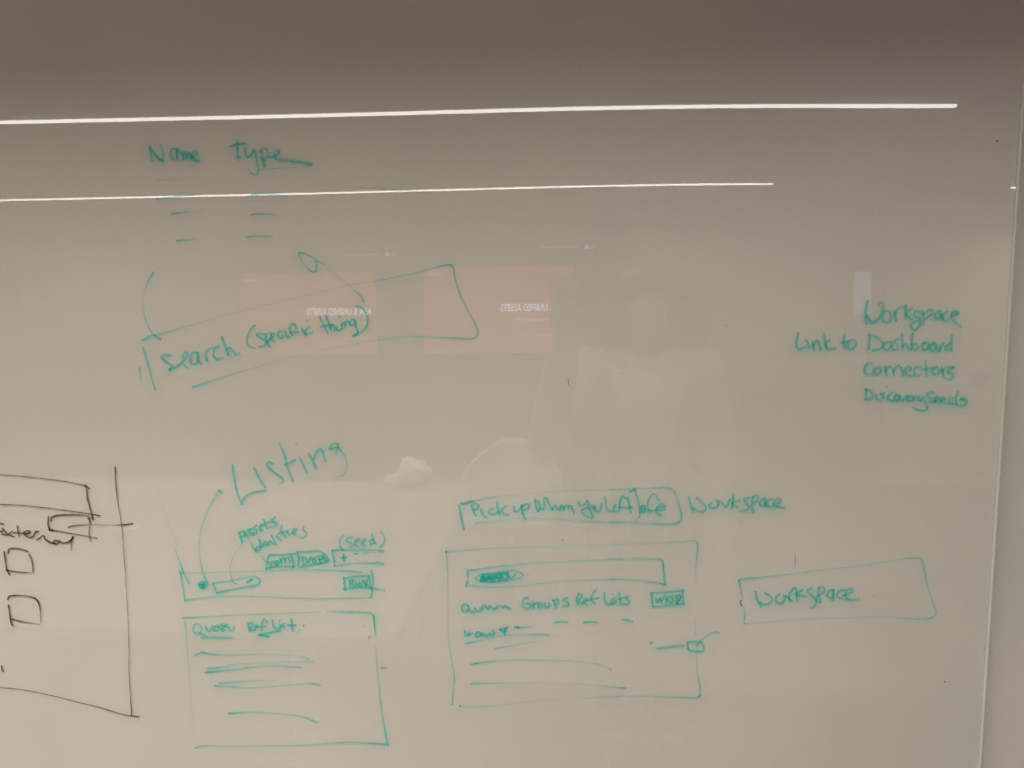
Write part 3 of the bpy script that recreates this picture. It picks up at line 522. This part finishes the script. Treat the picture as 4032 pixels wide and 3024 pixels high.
# specks and nicks
for s in ('3926,557 3928,554 w=5', '3718,2682 w=5', '2857,1282 w=4 a=.6', '2452,1468 w=4 a=.4', '2237,1490 2238,1502 2239,1515 w=3 a=.55', '3874,2549 w=4 a=.4', '3438,2345 w=3'):
    marks('speck', None, 'P', s, ink='black', soft_shadow=0)
for s, c in (('1280,238 w=4 a=.5', 'H'), ('1222,265 1215,290 w=3 a=.6', 'H'), ('1857,378 1850,405 w=4 a=.7', 'H'), ('1790,300 1800,288 1820,285 w=3 a=.2', 'H'), ('1965,690 2025,688 w=3.5 a=.6', 'H'), ('1460,870 1480,885 w=4 a=.4', 'I'),
             ('170,645 160,665 172,700 w=4 a=.9', 'M'), ('172,768 w=4 a=.4', 'M'), ('685,185 690,260 682,340 w=3 a=.2,.6,.2', 'M'),):
    marks('nick', None, c, s, ink='black', soft_shadow=0)
# ------------------------------------------------------------------ things in the room, seen mirrored in the board
def text_mesh(name, txt, size, mat, parent, loc, bold=.0):
    cu = bpy.data.curves.new(name, 'FONT'); cu.body = txt; cu.size = size; cu.offset = bold
    tmp = bpy.data.objects.new('t', cu); COL.objects.link(tmp); bpy.context.view_layer.update()
    me = bpy.data.meshes.new_from_object(tmp.evaluated_get(bpy.context.evaluated_depsgraph_get()))
    bpy.data.objects.remove(tmp); bpy.data.curves.remove(cu)
    me.materials.clear(); me.materials.append(mat)
    o = bpy.data.objects.new(name, me); COL.objects.link(o); o.parent = parent
    o.matrix_local = Matrix.Translation(loc) @ Matrix(((-1, 0, 0, 0), (0, 0, 1, 0), (0, 1, 0, 0), (0, 0, 0, 1)))
    return o, max(v.co.x for v in me.vertices)
M_SLIDE = emission('slide_orange', (1.0, .19, .08), 1.35)
M_TEXT = emission('slide_text', (.82, .80, 1.0), 6.5)
M_TEXT2 = emission('slide_small_text', (1.0, .66, .56), 2.2)
M_BARC = emission('status_line', (.9, .85, .8), 1.6)
M_BLUE = emission('status_dot', (.45, .45, 1.0), 4.5)
M_SCREEN = principled('dark_screen', (.015, .016, .018), .2)
YS = -5.70
def display(x0, x1, z0, z1, slide, label):
    t = empty('wall_display', ((x0+x1)/2, YB, z0), label=label, cat='display', group='two wall displays side by side')
    cx = (x0+x1)/2
    lo = lambda x, y, z: (x-cx, y-YB, z-z0)
    box('housing', lo(x0, YB+.001, z0), lo(x1, YS-.004, z1), M_DARK, t, .006)
    s = box('screen', lo(x0+.012, YS-.004, z0+.012), lo(x1-.012, YS, z1-.012), M_SCREEN, t)
    a, b, c, d = slide
    def flat(name, xa, xb, za, zb, mat, y):
        return mesh_obj(name, [lo(xa, y, za), lo(xa, y, zb), lo(xb, y, zb), lo(xb, y, za)], [(0, 1, 2, 3)], mat, s)
    flat('slide', a, b, c, d, M_SLIDE, YS+.003)
    wd = b-a
    o, w = text_mesh('slide_title', 'ASM & UNIFIED ASSETS', .092, M_TEXT, s, lo(b-.045, YS+.006, c+(d-c)*.485), .0015)
    o.scale = (.62/w, 1, 1)
    o.matrix_local = Matrix.Translation(lo(b-.045, YS+.006, c+(d-c)*.485)) @ Matrix(((-.62/w, 0, 0, 0), (0, 0, 1, 0), (0, 1, 0, 0), (0, 0, 0, 1)))
    flat('slide_line', b-.52, b-.07, c+(d-c)*.375, c+(d-c)*.40, M_TEXT2, YS+.006)
    flat('slide_line', b-.32, b-.08, c+(d-c)*.19, c+(d-c)*.22, M_TEXT2, YS+.006)
    flat('slide_line', a+.03, a+.17, d-.075, d-.045, M_TEXT2, YS+.006)
    zt = z1-.055
    flat('status_line', b-.31, b+.04, zt, zt+.014, M_BARC, YS+.003)
    flat('status_dot', b+.10, b+.135, zt-.012, zt+.024, M_BLUE, YS+.003)
    flat('status_line', b+.15, b+.19, zt-.004, zt+.016, M_BARC, YS+.003)
    return t
display(-3.20, -1.52, 1.14, 2.14, (-3.18, -1.86, 1.165, 1.935), 'wall display farther left, showing an orange slide, mirrored in the board')
display(-1.45, .33, 1.15, 2.175, (-1.41, -.03, 1.17, 1.965), 'wall display behind the person, its orange slide partly hidden by the phone')

# door and lit side panel at the right of the back wall
M_DOOR = principled('pale_door', (.66, .62, .55), .5, .05)
M_DFR = principled('door_frame', (.30, .28, .25), .5)
dr = empty('door', (3.2, YB, 0), label='wide pale sliding door at the right of the back wall, mirrored in the board', cat='door')
box('leaf', (-.48, .004, .005), (1.25, .05, 2.50), M_DOOR, dr)
box('door_frame', (-.56, .001, 0), (-.485, .08, 2.56), M_DFR, dr)
box('door_frame', (1.255, .001, 0), (1.33, .08, 2.56), M_DFR, dr)
box('door_frame', (-.484, .001, 2.505), (1.254, .08, 2.56), M_DFR, dr)
hd = bmesh.new(); box_bm(hd, (.30, .05, 1.02), (.42, .09, 1.045), .004); bm_obj('handle', hd, M_METAL, dr)
pn = empty('lit_panel', (2.535, YB, 1.53), label='small upright bluish lit panel on the wall beside the door', cat='wall panel')
box('frame', (-.085, .001, -.01), (.085, .03, .39), M_DARK, pn, .003)
box('screen', (-.075, .0305, 0), (.075, .034, .38), emission('panel_glow', (.70, .74, 1.0), 1.3), pn)

# table with its top at 0.75 m
M_TOP = principled('table_top', (.25, .225, .19), .4, .06, 6)
tb = empty('meeting_table', (-2.4, -1.63, 0), label='long pale meeting table seen mirrored low in the board', cat='table')
box('table_top', (-1.9, -.87, .72), (1.91, .86, .75), M_TOP, tb, .006)
for x in (-1.6, 1.6):
    for y in (-.7, .7):
        box('leg', (x-.03, y-.03, .0), (x+.03, y+.03, .7195), M_METAL, tb)
# crumpled white bag on the table
bm = bmesh.new(); bmesh.ops.create_icosphere(bm, subdivisions=4, radius=1)
from mathutils import noise as mno
for v in bm.verts:
    p = v.co.copy(); k = 1+.16*mno.noise(p*2.2)+.07*mno.noise(p*6)
    v.co = Vector((p.x*.115*k*(1.15 if p.x < 0 else .85), p.y*.08*k, max(0, (p.z*.5+.5))*.135*k*(1 if p.x > -.35 else .55)))
o = bm_obj('paper_bag', bm, principled('white_paper', (.62, .60, .56), .8, bump=.4, scale=40), None, True)
o.location = (-.80, -2.40, .7505); tag(o, 'crumpled white paper bag at the far edge of the long table', 'bag')
bm = bmesh.new(); bmesh.ops.create_cone(bm, cap_ends=True, segments=40, radius1=.045, radius2=.047, depth=.008)
bmesh.ops.bevel(bm, geom=[e for e in bm.edges if abs(e.verts[0].co.z-e.verts[1].co.z) < 1e-5], offset=.002, segments=2, affect='EDGES')
o = bm_obj('coaster', bm, principled('white_ceramic', (.88, .86, .8), .3), None, False); o.location = (-1.8, -1.66, .7545)
tag(o, 'small round white coaster on the table, a pale ellipse at the left of the board', 'coaster')

# office chair behind the table
M_SHELL = principled('pale_shell', (.50, .48, .44), .45); M_SEAT = principled('seat_fabric', (.3, .29, .28), .9, .2, 80)
ch = empty('office_chair', (-.37, -2.95, 0), label='pale office chair with a rounded back behind the table', cat='chair')
vs, fs = [], []
NU, NV = 16, 10
for j in range(NV+1):
    for i in range(NU+1):
        u = i/NU*2-1; v = j/NV
        hw = .30*(1-.38*(max(0, v-.45)/.55)**2.2)
        top = .44+.40*v - .085*v*u*u
        vs.append((u*hw, .10*u*u-.26-.05*v, top))
for j in range(NV):
    for i in range(NU):
        a = j*(NU+1)+i; fs.append((a, a+1, a+NU+2, a+NU+1))
bk = mesh_obj('backrest', vs, fs, M_SHELL, ch, True); md = bk.modifiers.new('solid', 'SOLIDIFY'); md.thickness = .02
box('seat', (-.25, -.24, .42), (.25, .24, .48), M_SEAT, ch, .025)
bm = bmesh.new(); bmesh.ops.create_cone(bm, cap_ends=True, segments=20, radius1=.03, radius2=.025, depth=.34); bmesh.ops.translate(bm, verts=bm.verts, vec=(0, 0, .248))
bm_obj('stem', bm, M_METAL, ch, True)
for k in range(5):
    a = k*2*math.pi/5
    l = box('leg', (.03, -.02, .06), (.30, .02, .09), M_METAL, ch, .006); l.rotation_euler.z = a
    bm = bmesh.new(); bmesh.ops.create_uvsphere(bm, u_segments=12, v_segments=8, radius=.028); w = bm_obj('castor', bm, M_DARK, l, True); w.location = (.285, 0, .028)

# the photographer
def skin_mesh(name, chains, mat, parent, blobs=(), voxel=.007, smooth=6, cut=None, inflate=0.0):
    vs, es, rs = [], [], []; index = {}
    for chn in chains:
        prev = None
        for x, y, z, r in chn:
            key = (round(x, 4), round(y, 4), round(z, 4))
            if key not in index: index[key] = len(vs); vs.append((x, y, z)); rs.append(r+inflate)
            i = index[key]
            if prev is not None: es.append((prev, i))
            prev = i
    # spheres and cones along every bone, fused by voxels into one surface
    bm = bmesh.new()
    def ell(c, r3, rot=None):
        t = bmesh.new(); bmesh.ops.create_uvsphere(t, u_segments=16, v_segments=10, radius=1)
        M = Matrix.Translation(c) @ (rot or Matrix.Identity(4)) @ Matrix.Diagonal((*r3, 1))
        bmesh.ops.transform(t, matrix=M, verts=t.verts); me = bpy.data.meshes.new('t'); t.to_mesh(me); t.free(); bm.from_mesh(me); bpy.data.meshes.remove(me)
    for a, b in es:
        A, B = Vector(vs[a]), Vector(vs[b]); L = (B-A).length; n = max(2, int(L/(.35*min(rs[a], rs[b]))))
        n = min(n, 40)
        for k in range(n+1):
            t = k/n; r = rs[a]*(1-t)+rs[b]*t; ell(A.lerp(B, t), (r, r, r))
    for c, r3 in blobs: ell(Vector(c), tuple(q+inflate for q in r3))
    o = bm_obj(name, bm, mat)
    md = o.modifiers.new('r', 'REMESH'); md.mode = 'VOXEL'; md.voxel_size = voxel; md.use_smooth_shade = True
    sm = o.modifiers.new('s', 'SMOOTH'); sm.factor = .5; sm.iterations = smooth
    bpy.context.view_layer.update()
    me = bpy.data.meshes.new_from_object(o.evaluated_get(bpy.context.evaluated_depsgraph_get()))
    o.modifiers.clear(); old = o.data; o.data = me; bpy.data.meshes.remove(old)
    if cut:
        b = bmesh.new(); b.from_mesh(me)
        bmesh.ops.delete(b, geom=[f for f in b.faces if cut(f.calc_center_median(), f.normal)], context='FACES'); b.to_mesh(me); b.free()
    me.polygons.foreach_set('use_smooth', [True]*len(me.polygons))
    if not me.materials: me.materials.append(mat)
    o.parent = parent
    return o
pX, pY = .235, -1.45
pr = empty('person', (pX, pY, 0), label='person with shoulder-length hair holding up a phone, mirrored faintly in the board', cat='person')
SK = principled('skin', (.58, .36, .26), .5, .08, 30); HR = principled('dark_hair', (.06, .048, .04), .36, .3, 90)
SH = principled('pale_shirt', (.85, .76, .65), .85, .05, 30); JK = principled('open_jacket', (.52, .48, .43), .7, .1, 60)
TR = principled('dark_trousers', (.06, .06, .08), .9); SO = principled('shoes', (.05, .05, .05), .5)
HZ = 1.565
body = [[(0, 0, .95, .135), (0, 0, 1.12, .12), (0, -.01, 1.30, .135), (0, -.02, 1.40, .10), (0, -.01, 1.47, .058), (0, .01, HZ-.04, .055)],
        [(0, -.02, 1.40, .10), (-.185, -.02, 1.41, .064), (-.325, .10, 1.20, .050), (-.280, .23, 1.47, .031), (-.280, .265, 1.545, .028)],
        [(0, -.02, 1.40, .10), (.185, -.02, 1.41, .064), (.245, -.03, 1.13, .046), (.25, .07, .90, .030), (.25, .10, .83, .028)],
        [(0, 0, .95, .135), (-.09, 0, .88, .10), (-.10, .01, .50, .062), (-.10, -.02, .10, .040), (-.10, .10, .045, .036)],
        [(0, 0, .95, .135), (.09, 0, .88, .10), (.10, .01, .50, .062), (.10, -.02, .10, .040), (.10, .10, .045, .036)]]
# left hand round the phone: palm behind, four fingers over the top edge, thumb under
ph_x = [-.307, -.285, -.263, -.241]; ph_l = [.050, .060, .057, .046]
for fx, fl in zip(ph_x, ph_l):
    body.append([(-.280, .265, 1.545, .028), (fx, .285, 1.585, .012), (fx, .302, 1.585+fl*.9, .0095), (fx+.002, .325, 1.655+fl*1.12, .0085), (fx+.002, .350, 1.655+fl*1.08, .0075)])
body.append([(-.280, .265, 1.545, .028), (-.250, .275, 1.58, .013), (-.225, .295, 1.605, .0105), (-.213, .318, 1.632, .009)])
for fx, fl in zip((.232, .246, .262, .276), (.065, .078, .072, .058)):
    body.append([(.25, .10, .83, .028), (fx, .115, .775, .012), (fx, .125, .775-fl*.55, .0095), (fx, .118, .775-fl, .008)])
body.append([(.25, .10, .83, .028), (.225, .13, .81, .012), (.215, .145, .775, .0095)])
head = [((0, .015, HZ+.035), (.077, .095, .098)), ((0, .04, HZ-.035), (.060, .070, .078)), ((0, .085, HZ-.075), (.030, .028, .026)),
        ((0, .122, HZ-.012), (.013, .020, .030)), ((0, .136, HZ-.026), (.017, .013, .011)), ((-.033, .098, HZ+.020), (.024, .014, .012)), ((.033, .098, HZ+.020), (.024, .014, .012)),
        ((-.079, .02, HZ), (.010, .020, .032)), ((.079, .02, HZ), (.010, .020, .032)), ((0, .112, HZ-.055), (.026, .012, .007)), ((0, .110, HZ-.065), (.022, .012, .007))]
bd = skin_mesh('body', body, SK, pr, head, .0065, 3)
EY = principled('eye_white', (.8, .78, .75), .2)
for s in (-1, 1):
    bm = bmesh.new(); bmesh.ops.create_uvsphere(bm, u_segments=12, v_segments=8, radius=.0115)
    e = bm_obj('eye', bm, EY, bd, True); e.location = (s*.033, .0945, HZ+.004)
    bm = bmesh.new(); bmesh.ops.create_uvsphere(bm, u_segments=10, v_segments=6, radius=.006)
    e = bm_obj('iris', bm, M_DARK, bd, True); e.location = (s*.033, .1015, HZ+.004)
hair_ch = [[(-.05, -.03, HZ+.09, .07), (-.10, -.03, HZ-.02, .055), (-.135, -.03, HZ-.12, .045), (-.16, -.02, HZ-.20, .025)],
           [(.04, -.03, HZ+.09, .07), (.115, -.03, HZ+.035, .058), (.165, -.03, HZ-.04, .052), (.205, -.03, HZ-.10, .038), (.25, -.02, HZ-.135, .018)],
           [(0, -.08, HZ+.05, .08), (0, -.09, HZ-.08, .09), (0, -.09, HZ-.18, .06)]]
skin_mesh('hair', hair_ch, HR, pr, [((-.01, -.02, HZ+.10), (.105, .105, .10)), ((.08, -.02, HZ+.055), (.085, .09, .09)), ((-.03, .05, HZ+.135), (.06, .05, .035))], .008, 10)
tor = [body[0][:4]+[(0, -.015, 1.43, .075)]]
skin_mesh('shirt', tor, SH, pr, [((-.11, -.02, 1.38), (.09, .085, .075)), ((.11, -.02, 1.38), (.09, .085, .075))], .010, 6, inflate=.010)
jch = [body[0][:4], body[1][:1]+body[1][1:4], body[2][:1]+body[2][1:4]]
skin_mesh('jacket', jch, JK, pr, [((-.12, -.02, 1.37), (.095, .085, .08)), ((.12, -.02, 1.37), (.095, .085, .08)), ((0, 0, 1.0), (.16, .13, .12))], .010, 5, inflate=.024,
          cut=lambda c, n: (abs(c.x) < .05+.085*max(0, c.z-1.05)/.4 and c.y > .02) or c.z > 1.49)
skin_mesh('trousers', [body[3][:4], body[4][:4]], TR, pr, [], .012, 6, inflate=.014)
for s in (-1, 1):
    bm = bmesh.new(); box_bm(bm, (s*.10-.05, -.09, .001), (s*.10+.05, .19, .10), .035); bm_obj('shoe', bm, SO, pr, True)

# phone in the person's hand; the lens is where this picture is taken from
ph = empty('phone', (0.012, -1.128, 1.683), label='dark phone held sideways in the raised hand of the person', cat='phone')
box('case', (-.081, -.008, -.038), (.081, -.0005, .038), M_DARK, ph, .003)
box('camera_plate', (-.03, 0, -.036), (.01, .002, .0), principled('camera_glass', (.02, .02, .025), .1), ph, .001)
S.cycles.use_adaptive_sampling = False
